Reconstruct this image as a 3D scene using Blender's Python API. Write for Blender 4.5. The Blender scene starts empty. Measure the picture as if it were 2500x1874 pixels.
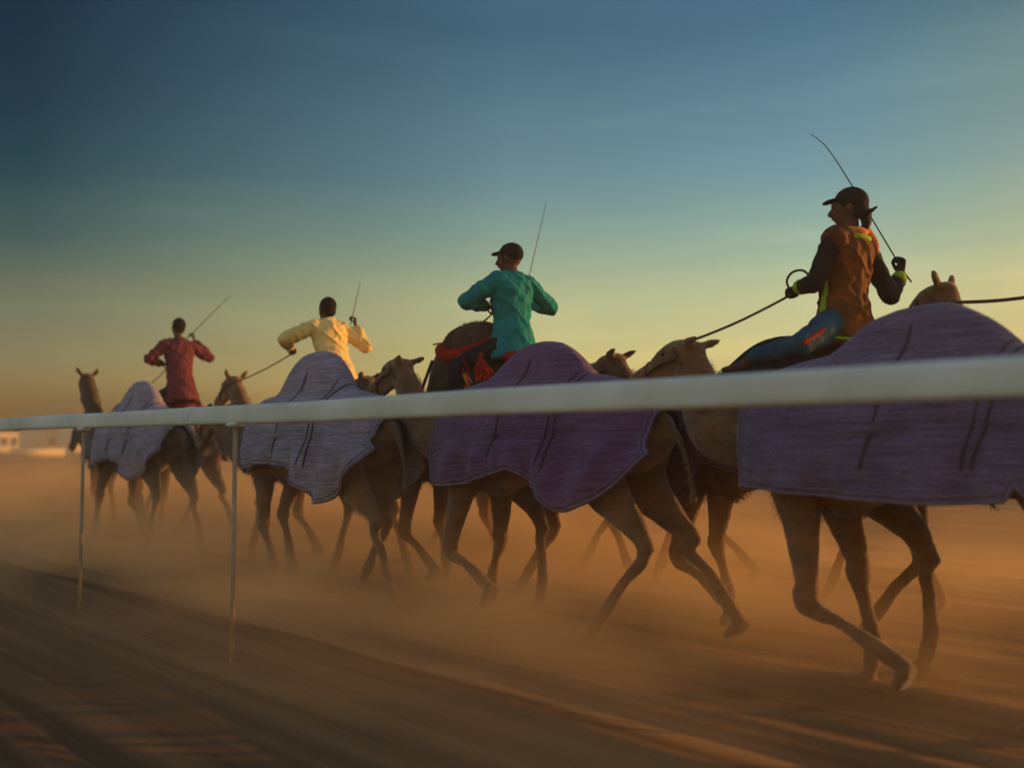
import bpy, bmesh, math, random
from mathutils import Vector, Matrix, noise
from mathutils.bvhtree import BVHTree

random.seed(7)
R = math.radians
C = bpy.context.scene.collection
sc = bpy.context.scene

# ------------------------------------------------------------------ camera
PITCH = 3.34
cam_d = bpy.data.cameras.new('camera')
cam_d.sensor_width = 36.0
cam_d.lens = 36.0
cam_d.clip_start = 0.05
cam_d.clip_end = 9000
cam = bpy.data.objects.new('camera', cam_d)
C.objects.link(cam)
CAM = Vector((0, 0, 1.25))
cam.location = CAM
cam.rotation_euler = (R(90 + PITCH), 0, 0)
sc.camera = cam
cam_d.dof.use_dof = True
cam_d.dof.focus_distance = 7.2
cam_d.dof.aperture_fstop = 0.9

# ------------------------------------------------------------------ sky, sun, exposure
# colour factors on the clear-sky model, by height and by compass direction
SKY_S = 0.099 * 6
SKY_BACK_FILL = (2.3, 1.75, 1.55)  # unseen sky behind the camera, boosted to add fill on the shaded sides
SKY_EL = [(0, (1.7, 1.9, 2.1)), (.033, (1.4, 1.45, 1.4)), (.093, (.97, .90, .70)), (.143, (.80, .72, .50)), (.19, (.53, .56, .45)), (.247, (.32, .41, .41)), (.386, (.155, .25, .285)), (.6, (.28, .36, .42)), (1, (.5, .55, .6))]  # top stops lie above the view, raised to add fill
SKY_HL, SKY_HM, SKY_HR, SKY_HRR = (.05, .19, .25), (.60, .66, .68), (.85, .95, 1.0), (.84, .84, .76)
SKY_LL, SKY_LM, SKY_LR, SKY_LRR = (.58, .53, .64), (.86, .80, .82), (.80, .83, .88), (.47, .53, .62)
SUN_AZ, SUN_EL = 72.0, 5.0            # azimuth measured from +Y towards +X
sunv = Vector((math.sin(R(SUN_AZ)) * math.cos(R(SUN_EL)), math.cos(R(SUN_AZ)) * math.cos(R(SUN_EL)), math.sin(R(SUN_EL))))
w = bpy.data.worlds.new('World')
sc.world = w
w.use_nodes = True
nt = w.node_tree
bg = nt.nodes['Background']
sky = nt.nodes.new('ShaderNodeTexSky')
sky.sky_type = 'NISHITA'
sky.sun_disc = False
sky.sun_elevation = R(SUN_EL)
sky.sun_rotation = R(SUN_AZ)
sky.air_density = 1.3
sky.dust_density = 3.5
sky.ozone_density = 2.5
def wmath(op, a, b=None, clamp=False):
    q = nt.nodes.new('ShaderNodeMath'); q.operation = op; q.use_clamp = clamp
    for k, v in enumerate((a, b)):
        if v is None: continue
        if isinstance(v, (int, float)): q.inputs[k].default_value = v
        else: nt.links.new(v, q.inputs[k])
    return q.outputs[0]
def wramp(fac, stops):
    q = nt.nodes.new('ShaderNodeValToRGB')
    q.color_ramp.interpolation = 'B_SPLINE' if False else 'EASE'
    q.color_ramp.interpolation = 'LINEAR'
    e = q.color_ramp.elements
    while len(e) > 1: e.remove(e[0])
    e[0].position = stops[0][0]; e[0].color = (*stops[0][1], 1)
    for p_, c_ in stops[1:]:
        n_ = e.new(p_); n_.color = (*c_, 1)
    nt.links.new(fac, q.inputs[0])
    return q.outputs[0]
def wmix(kind, a, b, fac=1.0):
    q = nt.nodes.new('ShaderNodeMix'); q.data_type = 'RGBA'; q.blend_type = kind
    q.clamp_result = False
    if isinstance(fac, (int, float)): q.inputs[0].default_value = fac
    else: nt.links.new(fac, q.inputs[0])
    nt.links.new(a, q.inputs[6]); nt.links.new(b, q.inputs[7])
    return q.outputs[2]
tcw = nt.nodes.new('ShaderNodeTexCoord')
spw = nt.nodes.new('ShaderNodeSeparateXYZ')
nt.links.new(tcw.outputs['Generated'], spw.inputs[0])
# thin hazy veils: the heights wobble a little with soft long cloud streaks
wn = nt.nodes.new('ShaderNodeTexNoise'); wn.inputs['Scale'].default_value = 1.6; wn.inputs['Detail'].default_value = 5; wn.inputs['Roughness'].default_value = .55
wm = nt.nodes.new('ShaderNodeMapping'); wm.inputs['Scale'].default_value = (1.0, 1.0, 6.0); wm.inputs['Rotation'].default_value = (0.05, .12, 0)
nt.links.new(tcw.outputs['Generated'], wm.inputs[0]); nt.links.new(wm.outputs[0], wn.inputs[0])
wob = wmath('MULTIPLY', wmath('SUBTRACT', wn.outputs[0], .5), .07)
el = wmath('MAXIMUM', wmath('ADD', spw.outputs[2], wmath('MULTIPLY', wob, wmath('MULTIPLY', spw.outputs[2], 4.0, True))), 0.0)
az = wmath('ADD', wmath('DIVIDE', wmath('ARCTAN2', spw.outputs[0], spw.outputs[1]), 2 * math.pi), .5)
AZ = lambda d: (d + 180) / 360.0
hi_ = wramp(az, [(0, SKY_BACK_FILL), (AZ(-90), SKY_BACK_FILL), (AZ(-50), (.3, .4, .5)), (AZ(-26), SKY_HL), (AZ(-12.4), SKY_HM), (AZ(0), (1, 1, 1)), (AZ(16.7), SKY_HR), (AZ(26), SKY_HRR), (AZ(70), (.6, .6, .55)), (AZ(120), SKY_BACK_FILL), (1, SKY_BACK_FILL)])
lo_ = wramp(az, [(0, SKY_BACK_FILL), (AZ(-90), SKY_BACK_FILL), (AZ(-50), (.55, .5, .5)), (AZ(-26), SKY_LL), (AZ(-12.4), SKY_LM), (AZ(0), (1, 1, 1)), (AZ(16.7), SKY_LR), (AZ(26), SKY_LRR), (AZ(70), (.5, .5, .5)), (AZ(120), SKY_BACK_FILL), (1, SKY_BACK_FILL)])
azc = wmix('MIX', lo_, hi_, wmath('MULTIPLY', wmath('SUBTRACT', el, .06), 5.5, True))
elc = wramp(el, SKY_EL)
wn2 = nt.nodes.new('ShaderNodeTexNoise'); wn2.inputs['Scale'].default_value = 2.2; wn2.inputs['Detail'].default_value = 7; wn2.inputs['Roughness'].default_value = .6; wn2.inputs['Distortion'].default_value = .4
wm2 = nt.nodes.new('ShaderNodeMapping'); wm2.inputs['Scale'].default_value = (1.0, 1.0, 9.0); wm2.inputs['Rotation'].default_value = (0.02, .16, .3)
nt.links.new(tcw.outputs['Generated'], wm2.inputs[0]); nt.links.new(wm2.outputs[0], wn2.inputs[0])
veil = wramp(wn2.outputs[0], [(.35, (.96, .965, .97)), (.52, (1.0, 1.0, 1.0)), (.72, (1.22, 1.16, 1.08))])
skyc = wmix('MULTIPLY', wmix('MULTIPLY', sky.outputs[0], elc), azc)
nt.links.new(wmix('MULTIPLY', skyc, veil), bg.inputs[0])
bg.inputs[1].default_value = SKY_S

sun_d = bpy.data.lights.new('sun', 'SUN')
sun_d.energy = 4.6
sun_d.angle = R(0.5)
sun_d.color = (1.0, 0.50, 0.15)
sun = bpy.data.objects.new('sun', sun_d)
C.objects.link(sun)
sun.rotation_euler = sunv.to_track_quat('Z', 'Y').to_euler()
sc.view_settings.view_transform = 'Standard'
sc.view_settings.look = 'None'
sc.view_settings.exposure = 0.0
sc.cycles.use_denoising = True
try:
    sc.cycles.denoiser = 'OPENIMAGEDENOISE'
except Exception:
    pass
sc.cycles.max_bounces = 6
sc.cycles.volume_bounces = 1
sc.cycles.volume_step_rate = 2.0
sc.cycles.volume_max_steps = 128

# ------------------------------------------------------------------ track frame
F = Vector((-0.668, 0.744, 0)).normalized()      # the way the camels run
Rt = Vector((0.744, 0.668, 0)).normalized()      # across the track, away from the rail
ROT = math.atan2(F.y, F.x)
def P(s, l, z=0.0):
    return F * s + Rt * l + Vector((0, 0, z))
K = 2500 / 2212.0
def ray(px, py):
    x = (px * K - 1250) / 2500.0
    y = (937 - py * K) / 2500.0
    d = Vector((x, 1.0, y))
    a = R(PITCH)
    return Vector((d.x, d.y * math.cos(a) - d.z * math.sin(a), d.y * math.sin(a) + d.z * math.cos(a))).normalized()
def W(px, py, l):
    d = ray(px, py)
    return CAM + d * (l / d.dot(Rt))
def J(px, py, parent, length, sign):
    """joint seen at (px,py) at bone length from parent; sign -1 nearer, +1 farther"""
    d = ray(px, py)
    b = (parent - CAM).dot(d)
    c = (parent - CAM).length_squared - length * length
    disc = b * b - c
    t = b if disc < 0 else b + sign * math.sqrt(disc)
    return CAM + d * t

# ------------------------------------------------------------------ materials
def mat(name, col, col2=None, scale=8.0, rough=0.8, bump=0.0, bscale=None, stretch=(1, 1, 1), sheen=0.0, spec=0.1, wave=None, detail=6.0, sub=0.0):
    m = bpy.data.materials.new(name)
    m.use_nodes = True
    n, l = m.node_tree.nodes, m.node_tree.links
    b = n['Principled BSDF']
    b.inputs['Roughness'].default_value = rough
    b.inputs['Specular IOR Level'].default_value = spec
    if sheen:
        b.inputs['Sheen Weight'].default_value = sheen
        b.inputs['Sheen Roughness'].default_value = 0.5
    tc = n.new('ShaderNodeTexCoord')
    mp = n.new('ShaderNodeMapping')
    mp.inputs['Scale'].default_value = stretch
    l.new(tc.outputs['Object'], mp.inputs[0])
    nz = n.new('ShaderNodeTexNoise')
    nz.inputs['Scale'].default_value = scale
    nz.inputs['Detail'].default_value = detail
    nz.inputs['Roughness'].default_value = 0.62
    l.new(mp.outputs[0], nz.inputs[0])
    r = n.new('ShaderNodeValToRGB')
    c2 = col2 or tuple(c * 0.7 for c in col)
    r.color_ramp.elements[0].color = (*c2, 1)
    r.color_ramp.elements[1].color = (*col, 1)
    r.color_ramp.elements[0].position = 0.32
    r.color_ramp.elements[1].position = 0.68
    l.new(nz.outputs[0], r.inputs[0])
    out = r.outputs[0]
    if wave:
        wv = n.new('ShaderNodeTexWave')
        wv.bands_direction = wave[0]
        wv.inputs['Scale'].default_value = wave[1]
        wv.inputs['Distortion'].default_value = wave[3]
        wv.inputs['Detail'].default_value = 2
        l.new(tc.outputs['Object'], wv.inputs[0])
        mx = n.new('ShaderNodeMix'); mx.data_type = 'RGBA'
        mr = n.new('ShaderNodeMath'); mr.operation = 'MULTIPLY'
        mr.inputs[1].default_value = wave[4] if len(wave) > 4 else 0.5
        l.new(wv.outputs['Fac'], mr.inputs[0])
        l.new(mr.outputs[0], mx.inputs[0])
        l.new(out, mx.inputs[6])
        mx.inputs[7].default_value = (*wave[2], 1)
        out = mx.outputs[2]
    l.new(out, b.inputs['Base Color'])
    if bump:
        n2 = n.new('ShaderNodeTexNoise')
        n2.inputs['Scale'].default_value = bscale or scale * 6
        n2.inputs['Detail'].default_value = 4
        l.new(mp.outputs[0], n2.inputs[0])
        bp = n.new('ShaderNodeBump')
        bp.inputs['Strength'].default_value = bump
        bp.inputs['Distance'].default_value = 0.02
        l.new(n2.outputs[0], bp.inputs['Height'])
        l.new(bp.outputs[0], b.inputs['Normal'])
    return m

M = {}
M['fur'] = mat('camel_fur', (.23, .105, .038), (.11, .048, .017), 5, .95, .6, 60, (1, 1, 2.2), sheen=.35)
M['fur_dark'] = mat('camel_fur_dark', (.13, .058, .022), (.06, .027, .011), 5, .95, .6, 60, (1, 1, 2.2), sheen=.3)
M['fur_pale'] = mat('camel_fur_pale', (.36, .23, .13), (.22, .13, .065), 5, .95, .6, 60, (1, 1, 2.2), sheen=.35)
def blanket_mat(name, a, b_):
    m = mat(name, a, b_, 3.2, .95, .9, 45, (1, 1, 1), sheen=.2, wave=('DIAGONAL', 34, tuple(min(1, c * 1.45) for c in a), 1.2, .6))
    n, l = m.node_tree.nodes, m.node_tree.links
    b = n['Principled BSDF']
    src = b.inputs['Base Color'].links[0].from_socket
    tc = n.new('ShaderNodeTexCoord')
    for rot, fac, sc_ in (((0, R(38), 0), .55, 11), ((0, R(-52), 0), .35, 16)):
        mp = n.new('ShaderNodeMapping'); mp.inputs['Rotation'].default_value = rot; mp.inputs['Scale'].default_value = (.35, .6, 7)
        nz = n.new('ShaderNodeTexNoise'); nz.inputs['Scale'].default_value = sc_; nz.inputs['Detail'].default_value = 4
        l.new(tc.outputs['Object'], mp.inputs[0]); l.new(mp.outputs[0], nz.inputs[0])
        rp = n.new('ShaderNodeValToRGB')
        rp.color_ramp.elements[0].position = .36; rp.color_ramp.elements[0].color = (.42, .40, .42, 1)
        rp.color_ramp.elements[1].position = .66; rp.color_ramp.elements[1].color = (1.35, 1.32, 1.32, 1)
        l.new(nz.outputs[0], rp.inputs[0])
        mx = n.new('ShaderNodeMix'); mx.data_type = 'RGBA'; mx.blend_type = 'MULTIPLY'; mx.inputs[0].default_value = fac; mx.clamp_result = False
        l.new(src, mx.inputs[6]); l.new(rp.outputs[0], mx.inputs[7])
        src = mx.outputs[2]
    l.new(src, b.inputs['Base Color'])
    return m
M['purple'] = blanket_mat('blanket_plum', (.16, .07, .15), (.085, .035, .085))
M['violet'] = blanket_mat('blanket_violet', (.15, .10, .17), (.085, .055, .10))
M['lilac'] = blanket_mat('blanket_lilac', (.30, .235, .285), (.19, .15, .185))
M['greycloth'] = blanket_mat('blanket_slate', (.11, .09, .12), (.06, .05, .07))
M['hem'] = mat('hem_thread', (.22, .165, .19), (.14, .10, .12), 20, .9)
M['strap'] = mat('strap_leather', (.085, .05, .07), (.045, .028, .038), 12, .6, .3)
M['pad_dark'] = mat('saddle_felt', (.035, .022, .03), (.018, .012, .016), 12, .95, .5)
M['red'] = mat('red_wool', (.40, .018, .008), (.2, .01, .008), 14, .9, .5)
M['orange'] = mat('orange_wool', (.85, .24, .015), (.5, .12, .015), 14, .9, .5, sheen=.3)
M['rope'] = mat('rope', (.12, .085, .06), (.06, .04, .03), 40, .9, .5)
M['eye'] = mat('eye_dark', (.012, .008, .006), (.006, .004, .003), 10, .12, 0, spec=.6)
M['skin'] = mat('skin_brown', (.13, .062, .038), (.09, .042, .027), 14, .55, .15)
M['hair'] = mat('hair_black', (.014, .011, .010), (.007, .006, .006), 30, .7, .6)
M['teal'] = mat('teal_jersey', (.004, .24, .22), (.003, .14, .15), 7, .8, .35, 22)
M['cream'] = mat('yellow_shirt', (.84, .60, .22), (.66, .46, .15), 7, .8, .35, 22)
M['maroon'] = mat('maroon_shirt', (.15, .035, .045), (.09, .022, .03), 7, .85, .35, 22)
M['jacket'] = mat('rust_brown_jacket', (.20, .066, .016), (.07, .024, .010), 7, .8, .4, 22)
M['lime'] = mat('lime_trim', (.28, .42, .02), (.2, .3, .02), 10, .7)
M['blue'] = mat('petrol_blue_trousers', (.018, .085, .13), (.01, .045, .075), 8, .8, .4)
M['black'] = mat('black_cloth', (.018, .016, .02), (.01, .009, .012), 8, .85, .4)
M['brown_cloth'] = mat('brown_cloth', (.09, .05, .03), (.05, .028, .018), 8, .85, .4)
M['cane'] = mat('cane', (.10, .065, .04), (.05, .03, .02), 30, .6)
M['rail'] = mat('white_rail_paint', (.72, .72, .66), (.52, .50, .43), 1.6, .6, .15, 14, (1, 1, 1), spec=.3)
M['dusty'] = mat('dusty_paint', (.42, .31, .20), (.30, .20, .12), 5, .8, .2, 30)
M['asphalt'] = mat('asphalt', (.050, .047, .044), (.032, .030, .028), 3, .9, .6, 120)
M['line'] = mat('road_paint', (.70, .66, .55), (.45, .40, .3), 6, .7)
M['wall'] = mat('pale_plaster', (.72, .58, .38), (.62, .48, .30), 2, .9)
M['wall2'] = mat('grey_plaster', (.30, .27, .24), (.22, .20, .18), 2, .9)
M['roof'] = mat('dark_roof', (.10, .085, .08), (.07, .06, .055), 2, .9)
M['shutter'] = mat('window_dark', (.05, .05, .055), (.03, .03, .035), 2, .4)

# ------------------------------------------------------------------ mesh helpers
def catmull(pts, sub):
    if len(pts) < 3 or sub <= 1:
        return pts
    out = []
    n = len(pts)
    for i in range(n - 1):
        p0 = pts[max(i - 1, 0)]; p1 = pts[i]; p2 = pts[i + 1]; p3 = pts[min(i + 2, n - 1)]
        for k in range(sub):
            t = k / sub
            out.append([0.5 * (2 * b + (-a + c) * t + (2 * a - 5 * b + 4 * c - d) * t * t + (-a + 3 * b - 3 * c + d) * t ** 3)
                        for a, b, c, d in zip(p0, p1, p2, p3)])
    out.append(list(pts[-1]))
    return out
def tube(bm, pts, rads, ref=(0, 1, 0), n=14, sub=4, cap=True):
    """closed tapered tube; rads are (across ref, other way)"""
    full = [list(p) + (list(r) if isinstance(r, (tuple, list)) else [r, r]) for p, r in zip(pts, rads)]
    full = catmull(full, sub)
    ref = Vector(ref)
    rings = []
    N = len(full)
    for i, f in enumerate(full):
        p = Vector(f[:3])
        a = Vector(full[max(i - 1, 0)][:3]); b = Vector(full[min(i + 1, N - 1)][:3])
        t = (b - a)
        t = t.normalized() if t.length > 1e-9 else Vector((0, 0, 1))
        sd = ref - t * ref.dot(t)
        if sd.length < 0.05:
            r2 = Vector((0, 0, 1)) if abs(t.z) < .9 else Vector((1, 0, 0))
            sd = r2 - t * r2.dot(t)
        sd.normalize()
        up = t.cross(sd)
        rings.append((p, sd, up, max(f[3], 1e-4), max(f[4], 1e-4), t))
    seq = []
    if cap:
        p, sd, up, a, b, t = rings[0]
        m = min(a, b)
        for q in (80, 55, 28):
            seq.append((p - t * m * .8 * math.sin(R(q)), sd, up, a * math.cos(R(q)), b * math.cos(R(q))))
    seq += [r[:5] for r in rings]
    if cap:
        p, sd, up, a, b, t = rings[-1]
        m = min(a, b)
        for q in (28, 55, 80):
            seq.append((p + t * m * .8 * math.sin(R(q)), sd, up, a * math.cos(R(q)), b * math.cos(R(q))))
    vr = []
    for p, sd, up, a, b in seq:
        vr.append([bm.verts.new(p + sd * (a * math.cos(2 * math.pi * k / n)) + up * (b * math.sin(2 * math.pi * k / n))) for k in range(n)])
    for i in range(len(vr) - 1):
        for k in range(n):
            bm.faces.new((vr[i][k], vr[i][(k + 1) % n], vr[i + 1][(k + 1) % n], vr[i + 1][k]))
    bm.faces.new(list(reversed(vr[0])))
    bm.faces.new(vr[-1])
def ball(bm, c, r, rot=None, seg=16):
    m = Matrix.Translation(Vector(c))
    if rot is not None:
        m = m @ rot.to_4x4()
    r = (r, r, r) if isinstance(r, (int, float)) else r
    m = m @ Matrix.Diagonal((*r, 1))
    bmesh.ops.create_uvsphere(bm, u_segments=seg, v_segments=seg * 3 // 4, radius=1, matrix=m)
def box(bm, lo, hi, bev=0.0):
    lo, hi = Vector(lo), Vector(hi)
    c = (lo + hi) / 2
    m = Matrix.Translation(c) @ Matrix.Diagonal((*(hi - lo), 1))
    res = bmesh.ops.create_cube(bm, size=1, matrix=m)
    if bev:
        es = {e for v in res['verts'] for e in v.link_edges}
        bmesh.ops.bevel(bm, geom=list(es), offset=bev, segments=2, affect='EDGES')
def mk(name, bm, m, parent=None, smooth=True):
    bmesh.ops.recalc_face_normals(bm, faces=bm.faces)
    me = bpy.data.meshes.new(name)
    bm.to_mesh(me)
    bm.free()
    if smooth:
        for p in me.polygons:
            p.use_smooth = True
    me.materials.append(m)
    o = bpy.data.objects.new(name, me)
    C.objects.link(o)
    if parent:
        o.parent = parent
    return o
def fuse(o, voxel, smooth_it=4, disp=None):
    """one continuous skin from the overlapping pieces"""
    md = o.modifiers.new('r', 'REMESH')
    md.mode = 'VOXEL'; md.voxel_size = voxel; md.use_smooth_shade = True
    sm = o.modifiers.new('s', 'SMOOTH'); sm.factor = .5; sm.iterations = smooth_it
    bpy.context.view_layer.update()
    dg = bpy.context.evaluated_depsgraph_get()
    me = bpy.data.meshes.new_from_object(o.evaluated_get(dg))
    old = o.data
    o.modifiers.clear()
    o.data = me
    me.name = o.name
    if not me.materials:
        me.materials.append(old.materials[0])
    if disp:
        me.update()
        ns = [v.normal.copy() for v in me.vertices]
        for v, nn in zip(me.vertices, ns):
            v.co += nn * disp(v.co)
        me.update()
    for p in me.polygons:
        p.use_smooth = True
    return o
def root(name, label, cat, loc, rz=0.0, group=None):
    o = bpy.data.objects.new(name, None)
    o.empty_display_size = .1
    C.objects.link(o)
    o.location = loc
    o.rotation_euler = (0, 0, rz)
    o['label'] = label; o['category'] = cat
    if group: o['group'] = group
    return o
def tag(o, label, cat, group=None):
    o['label'] = label; o['category'] = cat
    if group: o['group'] = group
    return o
def struct(o, kind='structure'):
    o['kind'] = kind
    return o

# ------------------------------------------------------------------ ground
def steps(segs):
    out = []
    for a, b, st in segs:
        n = max(1, round((b - a) / st))
        out += [a + (b - a) * i / n for i in range(n)]
    out.append(segs[-1][1])
    return out
def gh(s, l):
    h = 0.0
    if -2 < l < 19.5:
        fade = min(1, (19.5 - l) / 4)
        v = Vector((s * .09, l * 1.3, 3.1))
        h += .055 * fade * noise.noise(v) + .030 * fade * noise.noise(Vector((s * .16, l * 3.4, 9.0)))
        h += .016 * fade * noise.noise(Vector((s * .5, l * 7, 1.0)))
        h += .010 * fade * noise.noise(Vector((s * 2.6, l * 3.5, 4.0))) * (1 if l > 3.4 else .3)
    d = (l - 3.0 - .10 * math.sin(s * .35)) / .27
    if s < 40:
        h += .10 * math.exp(-d * d) * (1 + .4 * noise.noise(Vector((s * .6, 0, 0))))
    return h
S = steps([(-4000, -60, 1500), (-60, -6, 6), (-6, 22, .25), (22, 60, 2), (60, 200, 20), (200, 6000, 1500)])
L = steps([(-3000, -8, 700), (-8, -1, 1), (-1, 1.5, .06), (1.5, 10, .045), (10, 20, .15), (20, 40, 5), (40, 200, 40), (200, 5000, 1200)])
bm = bmesh.new()
g = [[bm.verts.new(P(s, l, gh(s, l) if -60 < s < 200 else 0)) for l in L] for s in S]
for i in range(len(S) - 1):
    for j in range(len(L) - 1):
        bm.faces.new((g[i][j], g[i][j + 1], g[i + 1][j + 1], g[i + 1][j]))
M['sand'] = mat('track_sand', (.31, .165, .07), (.085, .042, .020), 1.0, .95, .8, 30, (1, 1, 1), detail=8)
# streaks run along the track: turn the noise space and stretch it
for nd in M['sand'].node_tree.nodes:
    if nd.type == 'MAPPING':
        nd.vector_type = 'TEXTURE'
        nd.inputs['Rotation'].default_value = (0, 0, ROT)
        nd.inputs['Scale'].default_value = (16.0, .26, 1)
ground = struct(mk('ground', bm, M['sand']))

def strip(name, s0, s1, l0, l1, z, m):
    b = bmesh.new()
    n = 40
    for i in range(n):
        a, c = s0 + (s1 - s0) * i / n, s0 + (s1 - s0) * (i + 1) / n
        b.faces.new([b.verts.new(P(*q, z)) for q in ((a, l0), (a, l1), (c, l1), (c, l0))])
    bmesh.ops.remove_doubles(b, verts=b.verts, dist=1e-4)
    return struct(mk(name, b, m))
strip('road', -200, 900, 20.4, 25.4, .02, M['asphalt'])
strip('road_edge_line', -200, 900, 20.45, 20.65, .028, M['line'])
strip('road_edge_line', -200, 900, 25.1, 25.35, .028, M['line'])

# ------------------------------------------------------------------ rail
RL = 2.80
rail = root('railing', 'white tubular running rail crossing the whole picture in front of the camels', 'railing', P(0, RL, 0), ROT)
bm = bmesh.new()
n = 20
prof = []
zc, hh, ww = 1.423, .056, .032
def rail_pt(s, k):
    a = 2 * math.pi * k / n
    cx = math.cos(a); cz = math.sin(a)
    ex = 3.8
    x = ww * math.copysign(abs(cx) ** (2 / ex), cx)
    z = hh * math.copysign(abs(cz) ** (2 / ex), cz)
    return Vector((s, x, zc + z + .0035 * math.sin(s * .9) + .002 * math.sin(s * 2.3)))
SS = [i * .25 for i in range(-40, 400)]
rg = [[bm.verts.new(rail_pt(s, k)) for k in range(n)] for s in SS]
for i in range(len(SS) - 1):
    for k in range(n):
        bm.faces.new((rg[i][k], rg[i][(k + 1) % n], rg[i + 1][(k + 1) % n], rg[i + 1][k]))
mk('rail_tube', bm, M['rail'], rail)
def s_at(px, l):
    d = ray(px, 958)
    p = d * (l / d.dot(Rt))
    return p.dot(F)
for px in (180, 508):
    s = s_at(px, RL)
    bm = bmesh.new()
    tube(bm, [(s, 0, -.15), (s, 0, .6), (s, 0, 1.375)], [.013, .013, .013], n=12, sub=1, cap=False)
    po = mk('post', bm, M['dusty'], rail)
    bm = bmesh.new()
    box(bm, (s - .05, -.04, 1.35), (s + .05, .04, 1.372), .006)
    mk('bracket', bm, M['rail'], po)
for s in (6.15, 9.7):
    bm = bmesh.new()
    tube(bm, [(s - .05, 0, zc), (s + .05, 0, zc)], [(.0365, .061)] * 2, ref=(0, 1, 0), n=20, sub=1, cap=False)
    mk('sleeve_joint', bm, M['rail'], rail)

# ------------------------------------------------------------------ camels
POSES = {
 # legs: near(left) front, far front, near hind, far hind ; knee(x,z), foot(x,z)
 'A': [((.78, .50), (.34, .26)), ((.62, .58), (.80, .03)), ((-1.03, .62), (-.60, .03)), ((-1.12, .66), (-1.48, .22))],
 'E': [((.55, .46), (.03, .20)), ((.45, .56), (.40, .03)), ((-1.03, .62), (-.60, .03)), ((-1.12, .66), (-1.48, .22))],
 'B': [((.60, .55), (.42, .03)), ((.86, .60), (.70, .18)), ((-1.10, .64), (-1.34, .12)), ((-.78, .60), (-.42, .03))],
 'C': [((.82, .62), (1.02, .05)), ((.62, .52), (.22, .18)), ((-.86, .62), (-.62, .03)), ((-1.14, .62), (-1.40, .10))],
 'D': [((.72, .50), (.30, .20)), ((.66, .56), (.58, .03)), ((-1.00, .60), (-.98, .03)), ((-.80, .60), (-.40, .03))],
}
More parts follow.
